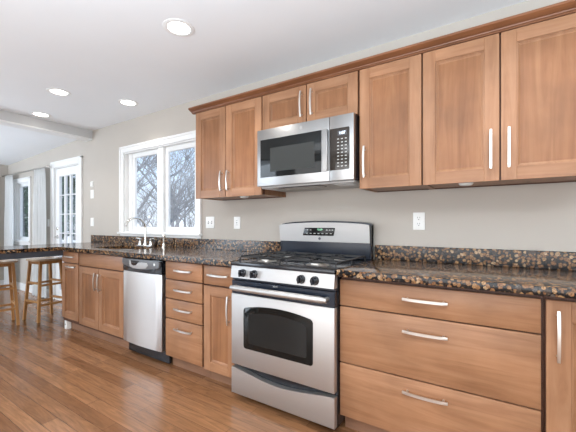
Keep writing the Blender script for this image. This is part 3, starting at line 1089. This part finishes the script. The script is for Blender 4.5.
# burners and grates
for bx, by, br in ((-1.335, -.52, .045), (-.952, -.52, .052), (-1.335, -.23, .040), (-.952, -.23, .036)):
    b_ = MB().lathe((bx, by, .918), [(br + .022, 0), (br + .018, .004), (br, .006), (br, .014)], 26).build('burner_base', 'alu', rg)
    MB().lathe((bx, by, .932), [(br - .004, 0), (br, .002), (br, .008), (br - .008, .011)], 26).build('burner_cap', 'iron', b_)
def grate(cx):
    mb = MB()
    hw, y0, y1, z, t = .165, -.645, -.105, .948, .011
    zz0, zz1 = z - t / 2, z + t / 2
    cy = (y0 + y1) / 2
    for sx_ in (-1, 1):
        mb.tube([(cx + sx_ * hw, y0 + .03, .919), (cx + sx_ * hw, y0 + .03, z - .012), (cx + sx_ * hw, y0 + .042, z), (cx + sx_ * hw, y1 - .042, z), (cx + sx_ * hw, y1 - .03, z - .012), (cx + sx_ * hw, y1 - .03, .919)], .006, 8)
        mb.tube([(cx + sx_ * hw, cy, .919), (cx + sx_ * hw, cy, z)], .006, 8)
    for yy in (y0 + .05, cy, y1 - .05):
        mb.tube([(cx - hw, yy, z), (cx + hw, yy, z)], .0058, 8)
    for by in (-.52, -.23):
        for k in range(4):
            a = math.pi / 4 + math.pi / 2 * k
            dx_, dy_ = math.cos(a), math.sin(a)
            mb.tube([(cx + dx_ * .03, by + dy_ * .03, z + .004), (cx + dx_ * .07, by + dy_ * .07, z + .004), (cx + dx_ * .115, by + dy_ * .095, z)], .0052, 8)
        for sx_ in (-1, 1):
            mb.tube([(cx + sx_ * hw, by, z), (cx + sx_ * .06, by, z + .004)], .0052, 8)
            mb.tube([(cx, by + sx_ * .10, z), (cx, by + sx_ * .05, z + .004)], .0052, 8)
    mb.build('grate', 'iron', rg)
grate(-1.335); grate(-.952)

# ================================================================== MICROWAVE
mw = thing('microwave', 'stainless over-the-range microwave hung under the short wall cabinet', 'microwave', (-1.14, -.2, 1.44))
X0, X1, MZ0, MZ1, YM = -1.516, -.762, 1.445, 1.860, -.400
MB().box(X0, X1, -.372, -.003, MZ0 + .004, MZ1 - .0005, .002).build('body', 'black', mw)
XS = -.927
dm = MB().box(X0, XS - .001, YM - .004, -.373, MZ0, MZ1 - .002, .004, 2).build('door', 'steel_hood', mw)
gp = [(-1.484, 1.508), (-.985, 1.508), (-.985, 1.782), (-1.484, 1.782)]
MB().prism(gp, 'y', YM - .0065, YM, .001).build('door_glass', 'glass_black', dm)
MB().prism([(-1.395, 1.545), (-1.035, 1.545), (-1.035, 1.715), (-1.395, 1.715)], 'y', YM - .0072, YM - .003).build('mesh_window', 'mw_mesh', dm)
mb = MB().prism([(-.972, YM - .026), (-.966, YM - .031), (-.938, YM - .031), (-.932, YM - .026), (-.932, YM - .016), (-.972, YM - .016)], 'z', 1.508, 1.778, .002)
mb.box(-.962, -.942, YM - .017, YM - .003, 1.515, 1.545).box(-.962, -.942, YM - .017, YM - .003, 1.741, 1.771)
mb.build('handle', 'steel_hood', dm)
cs = MB().box(XS + .001, X1, YM - .004, -.373, MZ0, MZ1 - .002, .004, 2).build('control_side', 'steel_hood', mw)
cp = MB().prism([(-.922, 1.512), (-.795, 1.512), (-.790, 1.518), (-.790, 1.770), (-.795, 1.776), (-.922, 1.776)], 'y', YM - .0065, YM, .001).build('control_panel', 'bronze_panel', cs)
ds = MB().box(-.868, -.806, YM - .0072, YM - .005, 1.727, 1.757).build('display', 'slot', cp)
text_mesh('clock_digits', '1:07', .024, 'led_blue', cp, (-.838, YM - .0076, 1.742))
mb = MB()
for r_ in range(9):
    zz = 1.706 - r_ * .0215
    for k in range(3):
        xx = -.872 + .026 * k
        mb.box(xx, xx + .013, YM - .0071, YM - .006, zz - .003, zz + .003)
mb.build('keypad_marks', 'ink', cp)
MB().lathe((-1.140, YM - .0045, 1.822), [(.012, .003), (.012, -.001), (.010, -.001), (.010, -.0004), (.0, -.0004)], 24, 'y').build('emblem', 'steel_dk', dm)
un = MB().box(X0 + .012, X1 - .012, -.368, -.03, MZ0 - .012, MZ0 + .003, .002).build('underside_plate', 'under_grey', mw)
for fa, fb in ((-.93, -.80), (-1.49, -1.42)):
    mb = MB()
    mb.box(fa - .006, fb + .006, -.345, -.20, MZ0 - .0128, MZ0 - .0118)
    for k in range(12):
        yy = -.335 + .011 * k
        mb.box(fa, fb, yy, yy + .006, MZ0 - .0145, MZ0 - .0122)
    mb.build('grease_filter', 'steel', un)
MB().box(-1.36, -1.02, -.355, -.25, MZ0 - .016, MZ0 - .0115, .002).build('lamp_cover', 'black', un)

# ================================================================== PUCK LIGHTS under the wall cabinets
for px, lb in ((-1.755, 'small white puck light under the wall cabinet nearest the window'), (-.165, 'small white puck light under the wall cabinet above the right worktop')):
    p = thing('puck_light', lb, 'light', (px, -.27, ZB + .006))
    MB().lathe((px, -.27, ZB + .0062), [(.036, 0), (.036, -.012), (.030, -.018)], 24).build('housing', 'plastic', p)
    MB().lathe((px, -.27, ZB - .012), [(.027, .001), (.024, -.002), (.0, -.003)], 24).build('lens', 'white', p)

# ================================================================== SWITCHES AND OUTLETS
def plate(name, lb, cat, x0, x1, z0, z1, kind):
    t = thing(name, lb, cat, ((x0 + x1) / 2, 0, (z0 + z1) / 2))
    MB().box(x0, x1, -.0065, -.0004, z0, z1, .0025, 2).build('cover_plate', 'plastic', t)
    cx, cz = (x0 + x1) / 2, (z0 + z1) / 2
    if kind == 'duplex':
        for s in (-1, 1):
            f = MB().lathe((cx, -.006, cz + s * .020), [(.0165, 0), (.0165, -.0025), (.0155, -.003)], 20, 'y').build('receptacle', 'plastic', t)
            mb = MB()
            mb.box(cx - .0075, cx - .005, -.0096, -.0085, cz + s * .020 - .001, cz + s * .020 + .009).box(cx + .005, cx + .0075, -.0096, -.0085, cz + s * .020, cz + s * .020 + .009)
            mb.lathe((cx, -.0085, cz + s * .020 - .008), [(.003, 0), (.003, -.0011)], 10, 'y')
            mb.build('slots', 'slot', f)
    elif kind == 'toggles':
        for s in (-1, 1):
            MB().box(cx + s * .023 - .006, cx + s * .023 + .006, -.0072, -.006, cz - .013, cz + .013).build('toggle_slot', 'slot', t)
            MB().hexa([(cx + s * .023 - .004, -.007, cz - .005), (cx + s * .023 + .004, -.007, cz - .005), (cx + s * .023 + .004, -.007, cz + .006), (cx + s * .023 - .004, -.007, cz + .006)],
                      [(cx + s * .023 - .003, -.017, cz + .004), (cx + s * .023 + .003, -.017, cz + .004), (cx + s * .023 + .003, -.017, cz + .010), (cx + s * .023 - .003, -.017, cz + .010)]).build('toggle', 'plastic', t)
    elif kind == 'gfci':
        f = MB().box(cx - .017, cx + .017, -.0085, -.006, cz - .034, cz + .034, .001).build('receptacle', 'plastic', t)
        mb = MB()
        for s in (-1, 1):
            mb.box(cx - .0075, cx - .005, -.0096, -.0083, cz + s * .02 - .004, cz + s * .02 + .005).box(cx + .005, cx + .0075, -.0096, -.0083, cz + s * .02 - .004, cz + s * .02 + .005)
        mb.box(cx - .008, cx + .008, -.0092, -.0083, cz - .003, cz + .003)
        mb.build('slots', 'slot', f)
    elif kind == 'rocker':
        MB().box(cx - .017, cx + .017, -.0095, -.006, cz - .033, cz + .033, .002).build('rocker', 'plastic', t)
    elif kind == 'sensor':
        MB().box(cx - .02, cx + .02, -.020, -.006, z0 + .008, z1 - .008, .004).build('sensor_body', 'plastic', t)
    return t
plate('wall_outlet', 'white duplex outlet on the wall above the right worktop', 'outlet', -.500, -.426, 1.130, 1.247, 'duplex')
plate('light_switch', 'white double switch plate on the wall beside the sink window', 'switch', -2.484, -2.366, 1.128, 1.243, 'toggles')
plate('wall_outlet', 'white outlet on the wall left of the range, beneath the tall wall cabinet', 'outlet', -2.110, -2.030, 1.124, 1.238, 'gfci')
plate('wall_sensor', 'small white wall sensor, uppermost fitting between door and sink window', 'sensor', -4.735, -4.670, 1.675, 1.755, 'sensor')
plate('light_switch', 'white rocker switch below the wall sensor, between door and sink window', 'switch', -4.740, -4.660, 1.52, 1.635, 'rocker')
plate('light_switch', 'white rocker switch just above the backsplash end, right of the glazed door', 'switch', -4.740, -4.660, 1.14, 1.255, 'rocker')
plate('light_switch', 'white rocker switch between the curtain and the glazed door', 'switch', -6.085, -6.015, 1.13, 1.245, 'rocker')

# ================================================================== RECESSED LIGHTS AND AN ADDED SPOT
for (lx, ly), lb, pw in (((-1.760, -.912), 'largest-looking round recessed ceiling light, nearest the top of the picture', 24),
                     ((-3.585, -.860), 'round recessed ceiling light farther into the room than the one above the sink window', 12),
                     ((-3.290, -.335), 'round recessed ceiling light close to the wall above the sink window', 12),
                     ((-4.500, -.673), 'round recessed ceiling light closest to the header beam', 12),
                     ((.150, -.912), None, 24)):  # added unseen fill spot without a fixture
  if lb:
    t = thing('recessed_light', lb, 'ceiling light', (lx, ly, 2.445), 'recessed ceiling lights')
    MB().lathe((lx, ly, 2.4448), [(.100, 0), (.099, -.003), (.088, -.006), (.072, -.004), (.070, -.0005)], 32).build('trim_ring', 'white', t)
    MB().lathe((lx, ly, 2.4435), [(.069, 0), (.060, -.002), (.0, -.003)], 32).build('lens', 'lamp', t)
  l = bpy.data.lights.new('down_spot', 'SPOT')
  l.energy = pw
  l.spot_size = R(120)
  l.spot_blend = 0.6
  l.shadow_soft_size = .06
  l.color = (1.0, .96, .90)
  o = bpy.data.objects.new('down_spot', l)
  o.location = (lx, ly, 2.43)
  COL.objects.link(o)

# ================================================================== BAR STOOLS
def stool(loc, rz, lb):
    t = thing('bar_stool', lb, 'stool', loc, 'bar stools under the peninsula', rz)
    H = .745
    mb = MB()
    pl = []
    for k in range(40):
        a = 2 * math.pi * k / 40
        ca, sa = math.cos(a), math.sin(a)
        pl.append((.172 * math.copysign(abs(ca) ** .62, ca), .172 * math.copysign(abs(sa) ** .62, sa)))
    mb.prism(pl, 'z', H - .022, H, .005)
    mb.build('seat', 'stool_seat', t, local=True)
    mb = MB()
    q = .112
    for s in (-1, 1):
        mb.box(-q, q, s * q - .009, s * q + .009, H - .062, H - .0225).box(s * q - .009, s * q + .009, -q + .01, q - .01, H - .062, H - .0225)
    mb.build('seat_frame', 'stool_wood', t, local=True)
    top, foot = .112, .155
    at = lambda sx_, sy_, z: (sx_ * (foot + (top - foot) * z / (H - .03)), sy_ * (foot + (top - foot) * z / (H - .03)), z)
    for sx_ in (-1, 1):
        for sy_ in (-1, 1):
            MB().bar(at(sx_, sy_, 0.0), at(sx_, sy_, H - .0225), .027, .028).build('leg', 'stool_wood', t, local=True)
    for s in (-1, 1):
        for z in (.235, .455):
            MB().bar(at(-1, s, z), at(1, s, z), .018, .018, .024, .024).build('stretcher', 'stool_wood', t, local=True)
        for z in (.195, .43):
            MB().bar(at(s, -1, z), at(s, 1, z), .018, .018, .024, .024).build('stretcher', 'stool_wood', t, local=True)
    return t
stool((-4.772, -.527, 0), R(7), 'square-topped wooden bar stool nearest the base cabinets, wholly in view')
stool((-4.872, -.955, 0), R(-9), 'wooden bar stool cut off by the left picture edge')

# ================================================================== CURTAINS AND RODS
def curtain(name, lb, p0, p1, z0, z1, nf, squeeze, yoff):
    """folded cloth panel hung from p0 to p1 (xy), gathered at the top"""
    bm = bmesh.new()
    p0, p1 = Vector(p0), Vector(p1)
    d = (p1 - p0)
    nrm = Vector((-d.y, d.x)).normalized()
    N, K = nf * 10, 18
    mid = (p0 + p1) / 2
    rows = []
    for k in range(K + 1):
        v = k / K
        w = squeeze + (1 - squeeze) * min(1, (1 - v) * 2.4) ** .7 if v > .55 else 1.0
        if v <= .55: w = squeeze + (1 - squeeze) * min(1, (1 - .55) * 2.4) ** .7 + (1 - squeeze) * 0
        amp = .017 + .006 * (1 - v)
        row = []
        for i in range(N + 1):
            u = i / N
            a = u * nf * 2 * math.pi
            off = amp * math.sin(a + .5 * math.sin(v * 3 + u * 4)) + .003 * math.sin(a * 2.3 + v * 5)
            p = mid + d * ((u - .5) * w) + nrm * off
            row.append(bm.verts.new((p.x, p.y, z0 + (z1 - z0) * v)))
        rows.append(row)
    for a, b in zip(rows, rows[1:]):
        for i in range(N):
            bm.faces.new((a[i], a[i + 1], b[i + 1], b[i]))
    r = bmesh.ops.solidify(bm, geom=bm.faces[:], thickness=.003)
    base = Vector((mid.x, mid.y, z0))
    bmesh.ops.translate(bm, verts=bm.verts, vec=-base)
    bmesh.ops.recalc_face_normals(bm, faces=bm.faces)
    me = bpy.data.meshes.new(name)
    bm.to_mesh(me); bm.free()
    me.materials.append(M['cloth'])
    for p in me.polygons: p.use_smooth = True
    o = bpy.data.objects.new(name, me)
    o.location = base
    COL.objects.link(o)
    return tag(o, lb, 'curtain')
curtain('curtain', 'white curtain panel nearest the glazed door, right of the dining window', (-6.40, -.10), (-5.86, -.10), .03, 2.035, 5, .72, 0)
curtain('curtain', 'white curtain panel left of the dining window, by the room corner', (-7.64, -.10), (-7.17, -.10), .03, 2.035, 4, .75, 0)
curtain('curtain', 'white curtain panel on the far end wall at the left picture edge', (XL + .10, -.62), (XL + .10, -.23), .03, 2.035, 4, .8, 0)

def rod(lb, a, b, wall_dir):
    a, b = Vector(a), Vector(b)
    t = thing('curtain_rod', lb, 'curtain rod', ((a + b) / 2))
    MB().tube([a, b], .011, 12).build('pole', 'pull', t)
    d = (b - a).normalized()
    for p, s in ((a, -1), (b, 1)):
        q = p + d * s * .002
        MB().tube([q, q + d * s * .012, q + d * s * .03, q + d * s * .045], [.012, .019, .019, .006], 12).build('finial', 'pull', t)
        r_ = p - d * s * .05
        MB().tube([r_, r_ + Vector(wall_dir)], .007, 10).build('bracket', 'pull', t)
rod('pale metal curtain rod above the dining window on the back wall', (-7.66, -.10, 2.05), (-5.86, -.10, 2.05), (0, .0995, 0))
rod('pale metal curtain rod on the far end wall', (XL + .10, -1.95, 2.05), (XL + .10, -.21, 2.05), (-.0995, 0, 0))

# ================================================================== OUTDOORS
mb = MB()
mb.box(-80, 20, WT + .02, 80, -.9, -.7)
o = mb.build('ground', 'ground', smooth=0)
structure(o, 'pale winter lawn outside the windows', 'ground')
mb = MB()
mb.box(-11.5, -4.6, WT + .005, 1.75, -.10, -.02)
structure(mb.build('deck', 'deck', smooth=0), 'pale deck outside the glazed door', 'deck')
rl = thing('deck_railing', 'white deck railing seen through the glazed door', 'railing', (-8.0, 1.68, -.02))
MB().box(-11.4, -4.7, 1.64, 1.72, .72, .76, .004).build('top_rail', 'white', rl)
MB().box(-11.4, -4.7, 1.66, 1.70, .06, .10, .004).build('bottom_rail', 'white', rl)
mb = MB()
k = -11.35
while k < -4.75:
    mb.box(k - .018, k + .018, 1.662, 1.698, .10, .72)
    k += .12
o = mb.build('baluster', 'white', rl)
for px in (-11.4, -9.2, -7.0, -4.75):
    MB().box(px - .05, px + .05, 1.63, 1.73, -.02, .86, .005).build('post', 'white', rl)

# bare winter trees
def tree_mesh(seed, height, levels=5):
    rnd = random.Random(seed)
    mb = MB()
    def grow(p, d, L, r, lev):
        n_ = 4 if lev > 1 else 3
        pts, rad = [p], [r]
        q, dd = p.copy(), d.copy()
        for i in range(n_):
            dd = (dd + Vector((rnd.uniform(-.2, .2), rnd.uniform(-.2, .2), rnd.uniform(-.02, .16)))).normalized()
            q = q + dd * (L / n_)
            pts.append(q.copy())
            rad.append(r * (1 - .5 * (i + 1) / n_))
        mb.tube(pts, rad, 6 if lev > 2 else 4 if lev > 1 else 3, cap=False)
        if lev == 0:
            return
        nb = {4: 7, 3: 6, 2: 5, 1: 3}[lev]
        for b in range(nb):
            f = rnd.uniform(.12 if lev == 4 else .25, 1.0)
            k = min(n_ - 1, int(f * n_))
            pp = pts[k].lerp(pts[k + 1], f * n_ - k)
            ax = Vector((rnd.uniform(-1, 1), rnd.uniform(-1, 1), rnd.uniform(-.2, .5))).normalized()
            nd = (dd * rnd.uniform(.5, 1.0) + ax * .8).normalized()
            grow(pp, nd, L * rnd.uniform(.45, .68), max(.007, rad[k] * .55), lev - 1)
    grow(Vector((0, 0, 0)), Vector((0, 0, 1)), height * .55, height * .017, levels)
    o = mb.build('bare_tree', 'bark', smooth=60)
    return o
protos = [tree_mesh(s, h, lv) for s, h, lv in ((3, 10, 4), (8, 11, 4), (21, 9, 4), (34, 12, 4))]
spots = [(-15.6, 9.4), (-24.5, 12.5), (-19.5, 17.0), (-37.0, 18.5), (-24.5, 22.5), (-34.0, 24.0), (-30.5, 29.0), (-40.0, 29.5), (-37.0, 36.0), (-46.0, 35.5), (-48.0, 27.0)]
brush = [(-11.6, 5.0), (-13.6, 7.4), (-9.6, 6.2), (-19.5, 10.6), (-20.6, 12.9), (-11.4, 9.4)]
for i, (tx, ty) in enumerate(spots + brush):
    if i < 4:
        o = protos[i]
    else:
        o = protos[i % 4].copy()
        COL.objects.link(o)
    o.location = (tx, ty, -.7)
    o.rotation_euler = (0, 0, i * 1.37)
    s = (1.0 if i < len(spots) else .34) + (.3 if i < len(spots) else .1) * ((i * 37) % 10) / 10
    o.scale = (s, s, s)
    tag(o, 'bare grey winter tree outside the kitchen and dining windows', 'tree', 'bare winter trees outside')

def evergreen_mesh(seed, h, r):
    rnd = random.Random(seed)
    bm = bmesh.new()
    for k in range(5200):
        v = rnd.random() ** .8
        z = .3 + (h - .3) * v
        rr_ = r * (1 - v) ** .75 + .15
        a = rnd.uniform(0, 2 * math.pi)
        q = rr_ * math.sqrt(rnd.uniform(.25, 1)) * (0.8 + .25 * math.sin(a * 5 + z * 3))
        p = Vector((q * math.cos(a), q * math.sin(a), z))
        d = Vector((math.cos(a), math.sin(a), rnd.uniform(-.5, .3))).normalized()
        u = d.cross(Vector((rnd.uniform(-1, 1), rnd.uniform(-1, 1), rnd.uniform(-1, 1)))).normalized()
        L, w = rnd.uniform(.16, .34), rnd.uniform(.03, .06)
        bm.faces.new([bm.verts.new(p - u * w), bm.verts.new(p + d * L * .6), bm.verts.new(p + u * w), bm.verts.new(p - d * L * .3)])
    me = bpy.data.meshes.new('foliage')
    bm.to_mesh(me); bm.free()
    me.materials.append(M['needles'])
    return me
ems = [evergreen_mesh(5, 6.5, 1.5), evergreen_mesh(9, 5.2, 1.3)]
for i, (ex, ey, lb) in enumerate(((-18.6, 3.75, 'dark green evergreen seen through the dining window'), (-22.5, 5.7, 'green evergreen behind the one at the dining window'),
                       (-14.5, 4.25, 'green evergreen seen through the right panes of the glazed door'), (-26.5, 9.2, 'far green evergreen seen through the glazed door'))):
    t = thing('evergreen_tree', lb, 'tree', (ex, ey, -.7), 'evergreens outside')
    t.rotation_euler = (0, 0, i * 2.1)
    f = bpy.data.objects.new('foliage', ems[i % 2])
    COL.objects.link(f); f.parent = t
    MB().tube([(0, 0, 0), (0, 0, 2.0), (0, 0, 5.0)], [.12, .09, .02], 8).build('trunk', 'bark', t, local=True)
